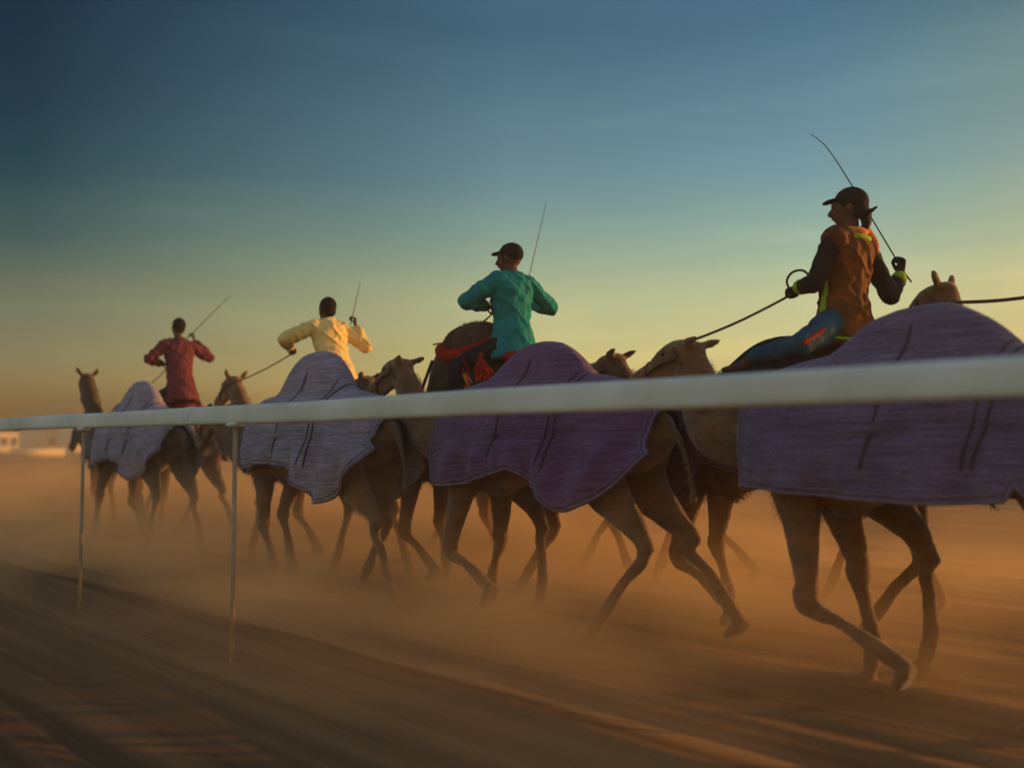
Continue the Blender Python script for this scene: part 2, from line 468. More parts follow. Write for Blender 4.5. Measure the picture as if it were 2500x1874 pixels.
def camel(name_label, s, l, pose, hump=1.98, head=(1.85, 1.98), hpitch=-22, hyaw=0, fur='fur', blanket=None, saddle=False, turn=0, tuft=1, group='camels running in the training pack', low=1.22, tassel=None, vox=.02, ears='back', split=-.05):
    t = root('camel', name_label, 'camel', P(s, l, 0), ROT + R(turn), group)
    def D(v):
        return .006 * noise.noise(v * 9) + .0035 * noise.noise(v * 30)
    # ---- trunk only (also used to drape the cloths)
    def trunk(bm):
        tube(bm, [(-1.06, 0, 1.36), (-.98, 0, 1.33), (-.80, 0, 1.33), (-.45, 0, 1.37), (0, 0, 1.36), (.40, 0, 1.30), (.72, 0, 1.29), (.92, 0, 1.31)],
             [(.08, .10), (.19, .19), (.26, .27), (.29, .30), (.33, .34), (.32, .38), (.26, .34), (.17, .22)], sub=5, n=24)
        hz = hump
        tube(bm, [(-.42, 0, 1.48), (-.22, 0, hz - .26), (-.02, 0, hz - .15), (.20, 0, hz - .27), (.42, 0, 1.45)],
             [(.13, .13), (.12, .16), (.085, .155), (.115, .17), (.13, .14)], sub=5, n=20)
        # withers and neck root
        tube(bm, [(.45, 0, 1.42), (.80, 0, 1.38), (.98, 0, 1.33)], [(.17, .18), (.15, .2), (.11, .16)], sub=3, n=20)
    hx, hz_ = head
    bm = bmesh.new()
    trunk(bm)
    # neck: dips from the chest, then up to the poll
    tube(bm, [(.78, 0, 1.33), (1.00, 0, low + .03), (1.22, 0, low + .05), (1.22 + (hx - 1.22) * .45, 0, low + (hz_ - low) * .38), (1.22 + (hx - 1.22) * .82, 0, low + (hz_ - low) * .78), (hx, 0, hz_)],
         [(.17, .25), (.135, .20), (.12, .175), (.10, .15), (.088, .12), (.082, .10)], sub=6, n=18)
    # head
    hp, hy = R(hpitch), R(hyaw)
    Hm = Matrix.Rotation(hy, 3, 'Z') @ Matrix.Rotation(-hp, 3, 'Y')
    H0 = Vector((hx, 0, hz_))
    def Hp(x, y, z):
        return H0 + Hm @ Vector((x, y, z))
    tube(bm, [Hp(-.05, 0, .015), Hp(.06, 0, .03), Hp(.15, 0, .015), Hp(.26, 0, -.03), Hp(.36, 0, -.055), Hp(.43, 0, -.075), Hp(.475, 0, -.095)],
         [(.07, .075), (.092, .092), (.082, .088), (.058, .07), (.053, .062), (.062, .062), (.045, .046)], ref=Hm @ Vector((0, 1, 0)), sub=5, n=18)
    tube(bm, [Hp(.08, 0, -.06), Hp(.25, 0, -.105), Hp(.40, 0, -.15), Hp(.445, 0, -.175)], [(.055, .045), (.038, .034), (.042, .032), (.026, .018)], ref=Hm @ Vector((0, 1, 0)), sub=4, n=12)
    for q in (-1, 1):
        ball(bm, Hp(.115, q * .066, .055), (.045, .022, .026), Hm)
        ball(bm, Hp(.44, q * .028, -.06), (.025, .014, .016), Hm)
        # ear: cupped leaf
        e0 = Hp(-.02, q * .065, .06); e1 = Hp(-.06, q * .11, .105); e2 = Hp(-.08, q * .135, .155)
        if ears == 'back':
            e1 = Hp(-.09, q * .10, .07); e2 = Hp(-.15, q * .115, .078)
        tube(bm, [e0, e1, e2], [(.024, .02), (.036, .022), (.016, .012)], ref=Hm @ Vector((0, 1, .3)), sub=4, n=10)
    # legs
    ps = POSES[pose]
    for k, (kn, ft) in enumerate(ps):
        q = 1 if k in (0, 2) else -1
        if k < 2:
            y = .17 * q
            kx, kz = kn; fx, fz = ft
            tube(bm, [(.56, y * .9, 1.30), (.60, y * 1.05, 1.08), (.60 + (kx - .60) * .45, y, .90 + (kz - .9) * .15), (kx, y, kz + .05), (kx + .01, y, kz)],
                 [(.13, .21), (.105, .17), (.07, .105), (.052, .06), (.064, .072)], sub=5, n=14)
            d = Vector((fx - kx, 0, fz - kz)); L_ = d.length
            bk = d.normalized()
            f0 = Vector((fx, y, fz + .05)) if fz < .06 else Vector((fx, y, fz))
            up = -bk
            pa = f0 + up * .12 + (Vector((-.03, 0, .03)) if fz < .06 else Vector((0, 0, 0)))
            tube(bm, [(kx + .01, y, kz + .03), (kx, y, kz - .04), (kx + (pa.x - kx) * .5, y, kz + (pa.z - kz) * .5), tuple(pa), tuple(f0)],
                 [(.062, .07), (.046, .052), (.032, .036), (.046, .05), (.04, .04)], sub=4, n=12)
        else:
            y = .16 * q
            kx, kz = kn; fx, fz = ft
            tube(bm, [(-.72, y * .9, 1.36), (-.70, y * 1.2, 1.12), (-.68 + (kx + .68) * .25, y * 1.15, .96), (-.68 + (kx + .68) * .75, y, .78), (kx, y, kz + .05), (kx - .02, y, kz)],
                 [(.14, .26), (.13, .235), (.10, .16), (.062, .09), (.045, .065), (.05, .07)], sub=5, n=14)
            f0 = Vector((fx, y, fz + .05)) if fz < .06 else Vector((fx, y, fz))
            bk = Vector((fx - kx, 0, fz - kz)).normalized()
            pa = f0 - bk * .13 + (Vector((-.03, 0, .02)) if fz < .06 else Vector((0, 0, 0)))
            tube(bm, [(kx - .01, y, kz + .02), (kx + .01, y, kz - .06), (kx + (pa.x - kx) * .5, y, kz + (pa.z - kz) * .5), tuple(pa), tuple(f0)],
                 [(.044, .058), (.038, .046), (.033, .037), (.044, .046), (.04, .04)], sub=4, n=12)
        # broad two-toed pad
        if fz < .06:
            ball(bm, (fx + .05, y - .033, .028), (.085, .042, .032)); ball(bm, (fx + .05, y + .033, .028), (.085, .042, .032))
        else:
            dd = Matrix.Rotation(R(55 if k < 2 else 35), 3, 'Y')
            for yy in (-.033, .033):
                ball(bm, Vector((fx, y + yy, fz)) + dd @ Vector((.05, 0, -.02)), (.085, .04, .032), dd)
    # tail
    tube(bm, [(-1.03, 0, 1.40), (-1.16, 0, 1.30), (-1.24, 0, 1.12), (-1.30, .02, .92)], [.035, .026, .018, .02], n=10)
    # chest pad and sheath line
    ball(bm, (.42, 0, .95), (.13, .10, .08))
    body = mk('body', bm, M[fur], t)
    fuse(body, vox, 3, D)
    # ---- shaggy hair standing off the coat
    if tuft:
        hb = bmesh.new()
        me = body.data
        rnd = random.Random(int(s * 100))
        vs = [v for v in me.vertices if
              (v.co.z > hump - .22 and abs(v.co.x) < .35 and not blanket) or (v.co.x > 1.0 and v.co.x < hx - .10 and v.co.z < hz_ - .02)
              or (v.co.z < 1.12 and v.co.z > .86 and .3 < v.co.x < .85) or (v.co.x < -1.20 and .88 < v.co.z < 1.15 and abs(v.co.y) < .06) or (.75 < v.co.x < 1.25 and v.co.z > 1.3 and v.normal.z > .2)]
        for v in rnd.sample(vs, min(len(vs), int((7500 if s < 8 else 3000) * tuft))):
            nn = v.normal
            g_ = Vector((-.7, 0, -.55)) if v.co.z > 1.2 else Vector((-.35, 0, -1))
            ln = rnd.uniform(.016, .042) * (1.5 if v.co.x < -1.2 else 1)
            tip = v.co + (nn * .8 + g_ * .7 + Vector((rnd.uniform(-.3, .3), rnd.uniform(-.4, .4), rnd.uniform(-.3, .3)))).normalized() * ln
            sd = nn.cross(tip - v.co)
            if sd.length < 1e-6: continue
            sd = sd.normalized() * .0022
            b0 = v.co - nn * .004
            mid = b0.lerp(tip, .55) + nn * ln * .12
            q = [hb.verts.new(b0 - sd), hb.verts.new(b0 + sd), hb.verts.new(mid + sd * .7), hb.verts.new(mid - sd * .7), hb.verts.new(tip)]
            hb.faces.new(q[:4]); hb.faces.new((q[3], q[2], q[4]))
        mk('shaggy_hair', hb, M[fur], t)
    # ---- eyes and halter
    for q in (-1, 1):
        bm = bmesh.new(); ball(bm, Hp(.125, q * .078, .045), .019)
        mk('eye', bm, M['eye'], t)
    hl = bmesh.new()
    def loop(c, a, b_, r=.008, tilt=0):
        pts = [c + Hm @ Vector((math.sin(k * math.pi / 12) * tilt, a * math.cos(k * math.pi / 12), b_ * math.sin(k * math.pi / 12))) for k in range(25)]
        tube(hl, pts, [r] * 25, sub=1, n=6, cap=False)
    loop(Hp(.30, 0, -.055), .056, .082)
    loop(Hp(.02, 0, -.005), .094, .115, tilt=.05)
    for q in (-1, 1):
        tube(hl, [Hp(.30, q * .055, -.05), Hp(.16, q * .088, -.02), Hp(.03, q * .096, -.01)], [.008] * 3, sub=3, n=6)
    mk('halter', hl, M['rope'], t)
    # ---- draped cloth
    tb = bmesh.new(); trunk(tb)
    for q in (-1, 1):
        tube(tb, [(-.72, .145 * q, 1.40), (-.72, .19 * q, 1.12), (-.76, .18 * q, .95)], [(.13, .24), (.125, .22), (.1, .17)], sub=4, n=14)
        tube(tb, [(.58, .15 * q, 1.30), (.60, .178 * q, 1.05)], [(.12, .2), (.10, .16)], sub=2, n=14)
    bv = BVHTree.FromBMesh(tb)
    tb.free()
    def drape(x0, x1, hem_fn, nu, amp, seed, off=.018, nphi=34, ndrop=16, billow=.06, rcap=9):
        rows = []
        for i in range(nu + 1):
            u = i / nu; x = x0 + (x1 - x0) * u
            rr = []
            for j in range(nphi + 1):
                phi = R(-100 + 200 * j / nphi)
                d = Vector((0, math.sin(phi), math.cos(phi)))
                o_ = Vector((x, 0, 1.34))
                best = 0
                for dx in (-.06, 0, .06):
                    hit = bv.ray_cast(o_ + Vector((dx, 0, 0)) + d * 1.4, -d, 1.4)
                    if hit[0]:
                        best = max(best, 1.4 - hit[3])
                rr.append(best if best else .12)
            rows.append(rr)
        for _ in range(2):
            rows = [[max(rows[i][j], .25 * (rows[max(i - 1, 0)][j] + rows[min(i + 1, nu)][j] + rows[i][max(j - 1, 0)] + rows[i][min(j + 1, nphi)])) for j in range(nphi + 1)] for i in range(nu + 1)]
        G = []
        for i in range(nu + 1):
            u = i / nu; x = x0 + (x1 - x0) * u
            top = []
            for j in range(nphi + 1):
                phi = R(-100 + 200 * j / nphi)
                rr = min(rows[i][j], rcap) + off + .013 * noise.noise(Vector((x * 5 + seed, phi * 3, 0))) + .007 * noise.noise(Vector((x * 14 + phi * 9 + seed, phi * 4, 2)))
                top.append(Vector((x, math.sin(phi) * rr, 1.34 + math.cos(phi) * rr)))
            def fall(p0, sgn):
                out = []
                hz2 = hem_fn(u, sgn)
                for k in range(1, ndrop + 1):
                    f = k / ndrop
                    z = p0.z + (hz2 - p0.z) * f
                    rg_ = 1 - min(1, abs(noise.noise(Vector((x * 3.1 + z * 2.2 + seed, z * 1.1, sgn)))) * 3.2)
                    fold = .034 * rg_ * rg_ * min(1, f * 2) + amp * f * (noise.noise(Vector((x * 4.2 + seed + z * 1.5, sgn * 3.0, z * .8))) * 1.3 + .6 * math.sin(x * 19 + seed + z * 6))
                    out.append(Vector((x - billow * f * f * (1 + .6 * math.sin(u * 7 + seed)), p0.y + sgn * (.02 * f + fold + .012), z)))
                return out
            a = fall(top[0], -1); b_ = fall(top[-1], 1)
            G.append(list(reversed(a)) + top + b_)
        return G
    def cloth(name, G, m, thick=.012, parent=t):
        bm = bmesh.new()
        V = [[bm.verts.new(p) for p in r] for r in G]
        for i in range(len(V) - 1):
            for j in range(len(V[0]) - 1):
                bm.faces.new((V[i][j], V[i + 1][j], V[i + 1][j + 1], V[i][j + 1]))
        o = mk(name, bm, m, parent)
        sdf = o.modifiers.new('t', 'SOLIDIFY'); sdf.thickness = thick; sdf.offset = 0
        sb = o.modifiers.new('s', 'SUBSURF'); sb.levels = 1; sb.render_levels = 1
        return o
    def ribbon(name, path, nrm, wdt, m, parent, off=.012, dirv=None):
        bm = bmesh.new()
        a = None
        for k in range(len(path)):
            p = path[k] + nrm[k] * off
            tn = (path[min(k + 1, len(path) - 1)] - path[max(k - 1, 0)]).normalized()
            sd = tn.cross(nrm[k]).normalized() * wdt / 2
            th = nrm[k] * .004
            r_ = [bm.verts.new(p - sd), bm.verts.new(p - sd * .7 + th), bm.verts.new(p + sd * .7 + th), bm.verts.new(p + sd)]
            if a:
                for q in range(3):
                    bm.faces.new((a[q], a[q + 1], r_[q + 1], r_[q]))
            a = r_
        return mk(name, bm, m, parent)
    def outn(p):
        v = Vector((0, p.y, p.z - 1.25 if p.z > 1.34 else 0))
        return v.normalized() if v.length > 1e-4 else Vector((0, 0, 1))
    def dress(bmname, G, m, hem=True, straps=()):
        o = cloth(bmname, G, m)
        if hem:
            for inset, wd in ((.012, .012), (.045, .008)):
                for side in (0, -1):
                    path = []
                    for r in G:
                        e = r[side]; e2 = r[1 if side == 0 else -2]
                        path.append(e + (e2 - e).normalized() * inset)
                    ribbon('hem_stitching', path, [outn(p) for p in path], wd, M['hem'], o)
                for end in (0, -1):
                    row, nx = G[end], G[1 if end == 0 else -2]
                    path = [a + (b_ - a).normalized() * inset for a, b_ in zip(row, nx)]
                    ribbon('hem_stitching', path, [outn(p) for p in path], wd, M['hem'], o)
        return o
    if blanket:
        sd = s * 1.7
        def hem(u, sg):        # u 0 = rump, 1 = chest
            x = -1.10 + u * 2.02
            if x < split:
                f = (x + 1.10) / (split + 1.10)
                return 1.22 - .42 * math.sin(min(1, f * 1.6) * math.pi / 2) + .26 * max(0, f - .62) / .38 + .03 * math.sin(sd + x * 3)
            f = (x - split) / (.92 - split)
            return 1.04 + .05 * math.sin(f * 3 + sd) - .05 * f
        G = drape(-1.10, .92, hem, 72, .055, sd)
        o = dress('blanket', G, M[blanket])
        for fx_, wdt in ((.36, .016), (.385, .010), (.60, .016)):
            i = int(fx_ * 72)
            path = []; nrm_ = []
            for k in range(8, len(G[0]) - 8):
                fi = min(71.0, max(0.0, i + 3.5 * math.cos(k * .09)))
                path.append(G[int(fi)][k].lerp(G[int(fi) + 1][k], fi - int(fi)))
                tk = G[int(fi)][k + 1] - G[int(fi)][k - 1]; ti = G[int(fi) + 1][k] - G[int(fi)][k]
                nq = tk.cross(ti).normalized()
                nrm_.append(nq if nq.dot(path[-1] - Vector((path[-1].x, 0, 1.1))) > 0 else -nq)
            for _ in range(3):
                path = [path[0]] + [(path[q - 1] + path[q] * 2 + path[q + 1]) / 4 for q in range(1, len(path) - 1)] + [path[-1]]
            nrm_ = [n_ if n_.z > -.2 else -n_ for n_ in nrm_]
            ribbon('strap', path, nrm_, wdt, M['strap'], o, off=.010)
    if saddle:
        sd = s * 2.3
        Gs = drape(-.78, .45, lambda u, sg: 1.08 + .06 * math.sin(u * 5 + sd), 30, .02, sd, off=.02)
        o = dress('saddle_cloth', Gs, M[saddle if isinstance(saddle, str) else 'brown_cloth'])
        # padded roll round the hump, saddle seat behind
        bm = bmesh.new()
        pts = []
        for k in range(17):
            a = math.pi * (k / 8.0)
            pts.append((-.02 + .36 * math.cos(a), .215 * math.sin(a), hump - .27 + .10 * abs(math.cos(a)) ** 2 - .02))
        tube(bm, pts, [.055] * 17, sub=2, n=12, ref=(0, 0, 1))
        mk('hump_pad', bm, M['pad_dark' if not tassel else 'red'], t)
        bm = bmesh.new()
        tube(bm, [(-.30, 0, hump - .20), (-.48, 0, hump - .29), (-.68, 0, hump - .34), (-.84, 0, hump - .30)], [(.12, .05), (.17, .06), (.18, .06), (.10, .05)], sub=4, n=16)
        mk('saddle_seat', bm, M['red'], t)
        bm = bmesh.new()
        for q in (-1, 1):
            tube(bm, [(.30, .20 * q, hump - .32), (.62, .22 * q, 1.40), (.88, .12 * q, 1.33)], [.014] * 3, sub=4, n=8)
        mk('breast_strap', bm, M['strap'], t)
    if tassel:
        for tx, tz in tassel:
            bm = bmesh.new()
            rn = random.Random(5)
            base = Vector((tx, .30, tz))
            ball(bm, base, (.03, .02, .03))
            for k in range(26):
                a = rn.uniform(-.7, .7)
                tip = base + Vector((math.sin(a) * .13 - .05, rn.uniform(-.01, .05), -rn.uniform(.12, .20)))
                tube(bm, [base, base.lerp(tip, .5) + Vector((0, .012, 0)), tip], [.010, .016, .005], sub=1, n=5)
            mk('tassel', bm, M['orange' if tz < 1.9 else 'red'], t)
    return t, Hp

TG = 'camels tethered on the rail side under purple blankets'
RG = 'saddled camels on the far side of the string'
c0, _ = camel('leftmost camel in the dust at the head of the pack with a grey blanket', 15.3, 5.9, 'B', hump=1.85, head=(1.75, 1.45), blanket='greycloth', fur='fur_dark', group=TG)
c1, h1 = camel('camel with its head up and both ears out at the far left, pale lilac blanket', 12.25, 4.95, 'C', hump=2.0, head=(1.84, 2.10), hpitch=-22, hyaw=-15, ears='up', blanket='lilac', fur='fur_dark', group=TG)
c1r, h1r = camel('camel carrying the rider in the maroon shirt', 13.05, 5.7, 'A', hump=1.98, head=(1.85, 1.6), low=1.15, saddle='greycloth', group=RG, fur='fur_dark')
c2, h2 = camel('camel under a lilac blanket with dark straps in front of the yellow shirted rider', 7.6, 4.6, 'B', hump=2.03, head=(1.90, 1.52), low=1.12, blanket='lilac', group=TG)
c2r, h2r = camel('camel with orange lit ears carrying the rider in the yellow shirt', 9.12, 5.5, 'C', hump=1.98, head=(1.80, 1.93), hpitch=-16, ears='up', saddle='greycloth', group=RG)
c3, h3 = camel('camel under a plum purple blanket with a pointed rear flap at the centre', 5.04, 4.8, 'A', hump=1.93, head=(1.62, 1.83), hpitch=-10, low=1.26, blanket='purple', group=TG)
TS = [((lambda p: (p.dot(F) - 6.62, p.z))(W(*q, 5.18))) for q in ((990, 757), (992, 792), (1035, 770))]
c3r, h3r = camel('camel with a tall furry hump and orange tassels carrying the teal shirted rider', 6.62, 5.5, 'D', hump=2.27, head=(1.6, 1.8), saddle='brown_cloth', fur='fur_dark', tassel=TS, group=RG)
c4, h4 = camel('nearest camel, under a large violet blanket, at the right edge', 2.36, 4.8, 'E', hump=1.91, split=-.5, head=(1.42, 1.76), hpitch=-8, blanket='violet', group=TG, low=1.28)
c4r, h4r = camel('camel with a dark red saddle carrying the rider in the rust brown jacket', 3.70, 5.65, 'D', hump=1.92, head=(1.45, 1.82), low=1.45, saddle='black', fur='fur_dark', group=RG)
c5, h5 = camel('camel whose head and pricked ears rise over the violet blanket at the right', 1.50, 6.3, 'B', hump=2.0, head=(1.45, 2.16), hpitch=-28, ears='up', blanket=None, group=RG)
c6, h6 = camel('riderless camel half hidden behind the saddled ones in the middle', 4.9, 7.2, 'C', hump=1.95, head=(1.85, 1.93), hpitch=-10, blanket='greycloth', group=RG)

c7, h7 = camel('riderless camel mostly hidden behind the yellow shirted rider\'s camel, only legs clear', 9.6, 7.0, 'A', hump=1.8, head=(1.7, 1.5), low=1.15, blanket='greycloth', fur='fur', group=RG)
c8, h8 = camel('riderless camel hidden behind the one with orange tassels', 7.3, 6.9, 'B', hump=1.8, head=(1.6, 1.5), low=1.15, blanket='greycloth', fur='fur', group=RG)

# ------------------------------------------------------------------ riders
def hand(bm, wrist, d, palm_n, side, grip=1.0, r=.0082):
    """palm, four curled fingers of unequal length, thumb; d = direction of the fingers' knuckles, palm_n = way the palm faces"""
    d = d.normalized(); palm_n = (palm_n - d * palm_n.dot(d)).normalized()
    x = d.cross(palm_n).normalized() * side
    tube(bm, [wrist, wrist + d * .035, wrist + d * .085], [(.026, .018), (.036, .017), (.041, .015)], ref=tuple(x), sub=3, n=12)
    for k, (off, ln) in enumerate(((-.031, .88), (-.0105, 1.0), (.0105, .95), (.031, .76))):
        b = wrist + d * (.086 - .004 * abs(k - 1)) + x * off
        pts = [b]
        ang = 0; p = b
        for seg, a in ((.040, 62), (.026, 75), (.020, 50)):
            ang += a * grip
            p = p + (d * math.cos(R(ang)) + palm_n * math.sin(R(ang))) * seg * ln
            pts.append(p)
        tube(bm, pts, [r, r * .97, r * .9, r * .75], sub=2, n=8)
    b = wrist + d * .025 - x * .030
    tube(bm, [b, b + d * .028 - x * .018 + palm_n * .015, b + d * .045 - x * .004 + palm_n * .036, b + d * .05 + x * .016 + palm_n * .045], [r * 1.25, r * 1.15, r * 1.0, r * .8], sub=2, n=8)
def torso_rings(Pv, Nk, w_=1.0, belly=1.0):
    up = (Nk - Pv)
    return up
def person(label, j, shirt, trousers, head_dir, extras=None, cap=None, glove=None, spos=.0, sleeves=None):
    """j: world joints Pv Nk Hd SL SR EL ER WL WR + hands' directions; builds body, shirt, trousers, hair"""
    t = root('person', label, 'person', j['Pv'] - Vector((0, 0, .12)), 0, 'riders on the saddled camels')
    o0 = t.location.copy()
    g = {k: (v - o0) for k, v in j.items() if isinstance(v, Vector) and not k.startswith('d')}
    rt = Vector(Rt)
    if 'rt' in j: rt = j['drt']
    Pv, Nk, Hd = g['Pv'], g['Nk'], g['Hd']
    ax = (Nk - Pv)
    fw = F - ax.normalized() * F.dot(ax.normalized()); fw.normalize()
    sh = (g['SR'] - g['SL']).normalized()
    def at(f, fwd=0):
        return Pv + ax * f + fw * fwd
    def torso(bm, e=0.0, f0=-.05, f1=.97):
        fr = [(-.06, .165, .125, -.01), (.12, .165, .12, -.01), (.35, .145, .105, .01), (.60, .165, .115, .02), (.80, .18, .115, .0), (.92, .12, .09, -.01), (1.0, .06, .058, 0)]
        fr = [q for q in fr if f0 <= q[0] + .06 and q[0] <= f1 + .001]
        tube(bm, [at(f, d) for f, a, b, d in fr], [(a * .86 + e, b * .84 + e) for f, a, b, d in fr], ref=tuple(sh), sub=4, n=20)
    def arm(bm, S_, E_, W_, e=0.0, wrist=True):
        tube(bm, [at(.86) + (S_ - at(.86)) * .35, S_], [.07 + e, .062 + e], sub=1, n=14)
        tube(bm, [S_, S_.lerp(E_, .35), E_], [.058 + e, .052 + e, .042 + e * 1.2], sub=4, n=14)
        tube(bm, [E_, E_.lerp(W_, .35), W_ if wrist else E_.lerp(W_, .86)], [.042 + e * 1.2, .040 + e, .027 + e], sub=4, n=14)
    def leg(bm, q, e=0.0, shoe=True):
        tube(bm, [g['H' + q], g['H' + q].lerp(g['K' + q], .4), g['K' + q]], [.088 + e, .078 + e, .056 + e], sub=4, n=14)
        K_, A_ = g['K' + q], g['A' + q]
        tube(bm, [K_, K_.lerp(A_, .3), A_ if shoe else K_.lerp(A_, .9)], [.056 + e, .055 + e, .036 + e * 1.3], sub=4, n=14)
    # legs follow the camel's flanks unless given
    for q, sg in (('L', -1), ('R', 1)):
        g.setdefault('H' + q, Pv + rt * sg * .09 + Vector((0, 0, -.02)))
        g.setdefault('K' + q, g['H' + q] + rt * sg * .25 + F * .30 + Vector((0, 0, -.16)))
        g.setdefault('A' + q, g['K' + q] + rt * sg * .05 - F * .10 + Vector((0, 0, -.40)))
    bm = bmesh.new()
    torso(bm)
    for q in 'LR':
        arm(bm, g['S' + q], g['E' + q], g['W' + q], -.004)
        leg(bm, q, -.006)
        foot = g['A' + q]
        tube(bm, [foot, foot + F * .06 + Vector((0, 0, -.04)), foot + F * .15 + Vector((0, 0, -.055)), foot + F * .20 + Vector((0, 0, -.055))], [.036, (.038, .034), (.042, .022), (.03, .015)], ref=tuple(rt), sub=3, n=12)
        dv = j.get('dH' + q) or (g['W' + q] - g['E' + q]).normalized()
        pn = j.get('dP' + q) or Vector((0, 0, -1))
        if not (glove and q in glove):
            hand(bm, g['W' + q], dv, pn, 1 if q == 'R' else -1)
    # neck and head
    tube(bm, [at(.95), Nk, Nk.lerp(Hd, .45)], [.062, .052, .052], sub=3, n=14)
    hd = head_dir.normalized()
    hs = hd.cross(Vector((0, 0, 1))).normalized()
    hu = hs.cross(hd).normalized()
    hm = Matrix((hd, -hs, hu)).transposed()
    def Q(x, y, z): return Hd + hm @ Vector((x, y, z))
    ball(bm, Q(-.012, 0, .022), (.095, .075, .098), hm, 20)
    tube(bm, [Q(.02, 0, .03), Q(.035, 0, -.03), Q(.04, 0, -.085), Q(.048, 0, -.105)], [(.066, .072), (.062, .056), (.042, .042), (.025, .028)], ref=tuple(hs), sub=4, n=16)
    tube(bm, [Q(.088, 0, .012), Q(.105, 0, -.018), Q(.108, 0, -.032)], [.009, .014, .017], ref=tuple(hs), sub=2, n=8)
    tube(bm, [Q(.085, -.022, -.058), Q(.094, 0, -.057), Q(.085, .022, -.058)], [.006, .009, .006], ref=(0, 0, 1), sub=2, n=8)
    tube(bm, [Q(.082, -.045, .022), Q(.096, 0, .026), Q(.082, .045, .022)], [.008, .009, .008], ref=(0, 0, 1), sub=2, n=8)
    for q in (-1, 1):
        ball(bm, Q(-.005, q * .078, -.005), (.020, .010, .032), hm)
    body = mk('body', bm, M['skin'], t)
    fuse(body, .0065, 2)
    for q in (-1, 1):
        bm = bmesh.new(); ball(bm, Q(.080, q * .031, .006), .0115)
        mk('eye', bm, M['eye'], t)
    # hair or cap
    bm = bmesh.new()
    if cap:
        ball(bm, Q(-.018, 0, .042), (.104, .086, .094), hm, 20)
        tube(bm, [Q(.075, 0, .055), Q(.12, 0, .050), Q(.15, 0, .040)], [(.07, .010), (.062, .008), (.04, .006)], ref=tuple(hs), sub=2, n=14)
        if cap == 'scarf':
            tube(bm, [Q(-.06, 0, .02), Q(-.10, 0, -.06), Q(-.095, 0, -.13)], [(.08, .05), (.07, .035), (.05, .02)], ref=tuple(hs), sub=3, n=14)
            tube(bm, [Q(-.05, .05, -.03), Q(-.10, .10, -.05), Q(-.16, .16, -.03)], [.03, .022, .006], sub=3, n=10)
    else:
        ball(bm, Q(-.024, 0, .036), (.096, .083, .094), hm, 20)
        tube(bm, [Q(-.07, 0, .02), Q(-.078, 0, -.04), Q(-.06, 0, -.065)], [(.062, .03), (.056, .026), (.04, .014)], ref=tuple(hs), sub=3, n=14)
    hr = mk('cap' if cap else 'hair', bm, M['black' if cap else 'hair'], t)
    fuse(hr, .009, 1, lambda v: .0035 * noise.noise(v * 70))
    # shirt
    bm = bmesh.new()
    fr = [(-.22, .205, .175, 0), (-.10, .20, .165, 0), (.10, .182, .145, 0), (.35, .155, .122, .01), (.60, .178, .13, .015), (.80, .19, .128, 0), (.93, .115, .09, -.01), (.97, .075, .07, -.01)]
    tube(bm, [at(f, d) for f, a, b, d in fr], [(a, b) for f, a, b, d in fr], ref=tuple(sh), sub=4, n=24, cap=False)
    for q in 'LR':
        if sleeves:
            b2 = bmesh.new()
            arm(b2, g['S' + q] + Vector((0, 0, -.004)), g['E' + q], g['W' + q], .012, False)
            fuse(mk('sleeve', b2, M[sleeves], t), .011, 3, lambda v: .008 * noise.noise(v * 22) + .005 * noise.noise(v * 9))
            tube(bm, [at(.86) + (g['S' + q] - at(.86)) * .35, g['S' + q]], [.086, .074], sub=1, n=14)
        else:
            arm(bm, g['S' + q], g['E' + q], g['W' + q], .014, False)
    sh_ = mk('shirt', bm, M[shirt], t)
    axn = ax.normalized()
    def wr(v):
        a = v.dot(axn); b = v.dot(sh)
        r1 = 1 - min(1, abs(noise.noise(Vector((a * 7 + b * 6, b * 3.2, 1.7 + spos)))) * 3.5)
        r2 = 1 - min(1, abs(noise.noise(Vector((a * 4 - b * 5, b * 6 + v.dot(fw) * 6, 5 + spos)))) * 3.5)
        return .013 * r1 * r1 + .010 * r2 * r2 + .007 * noise.noise(v * 21)
    fuse(sh_, .010, 2, wr)
    bm = bmesh.new()
    c_ = at(.955)
    tube(bm, [c_ + sh * .078 * math.cos(k * math.pi / 8) + fw * .070 * math.sin(k * math.pi / 8) + ax.normalized() * (.012 - .012 * math.sin(k * math.pi / 8)) for k in range(17)], [(.010, .022)] * 17, ref=tuple(ax.normalized()), sub=2, n=8)
    mk('collar_band', bm, M[shirt], sh_)
    # trousers
    bm = bmesh.new()
    ball(bm, Pv + Vector((0, 0, -.05)), (.15, .14, .11))
    for q in 'LR': leg(bm, q, .014, False)
    tr = mk('trousers', bm, M[trousers], t)
    fuse(tr, .014, 3, lambda v: .012 * noise.noise(v * 13))
    if glove:
        for q in glove:
            bm = bmesh.new()
            dv = j.get('dH' + q) or (g['W' + q] - g['E' + q]).normalized()
            pn = j.get('dP' + q) or Vector((0, 0, -1))
            tube(bm, [g['W' + q] - dv * .06, g['W' + q]], [.036, .03], sub=1, n=12)
            hand(bm, g['W' + q], dv, pn, 1 if q == 'R' else -1, r=.0105)
            fuse(mk('glove', bm, M['black'], t), .006, 1)
    return t, g, o0, at, sh, fw, Q

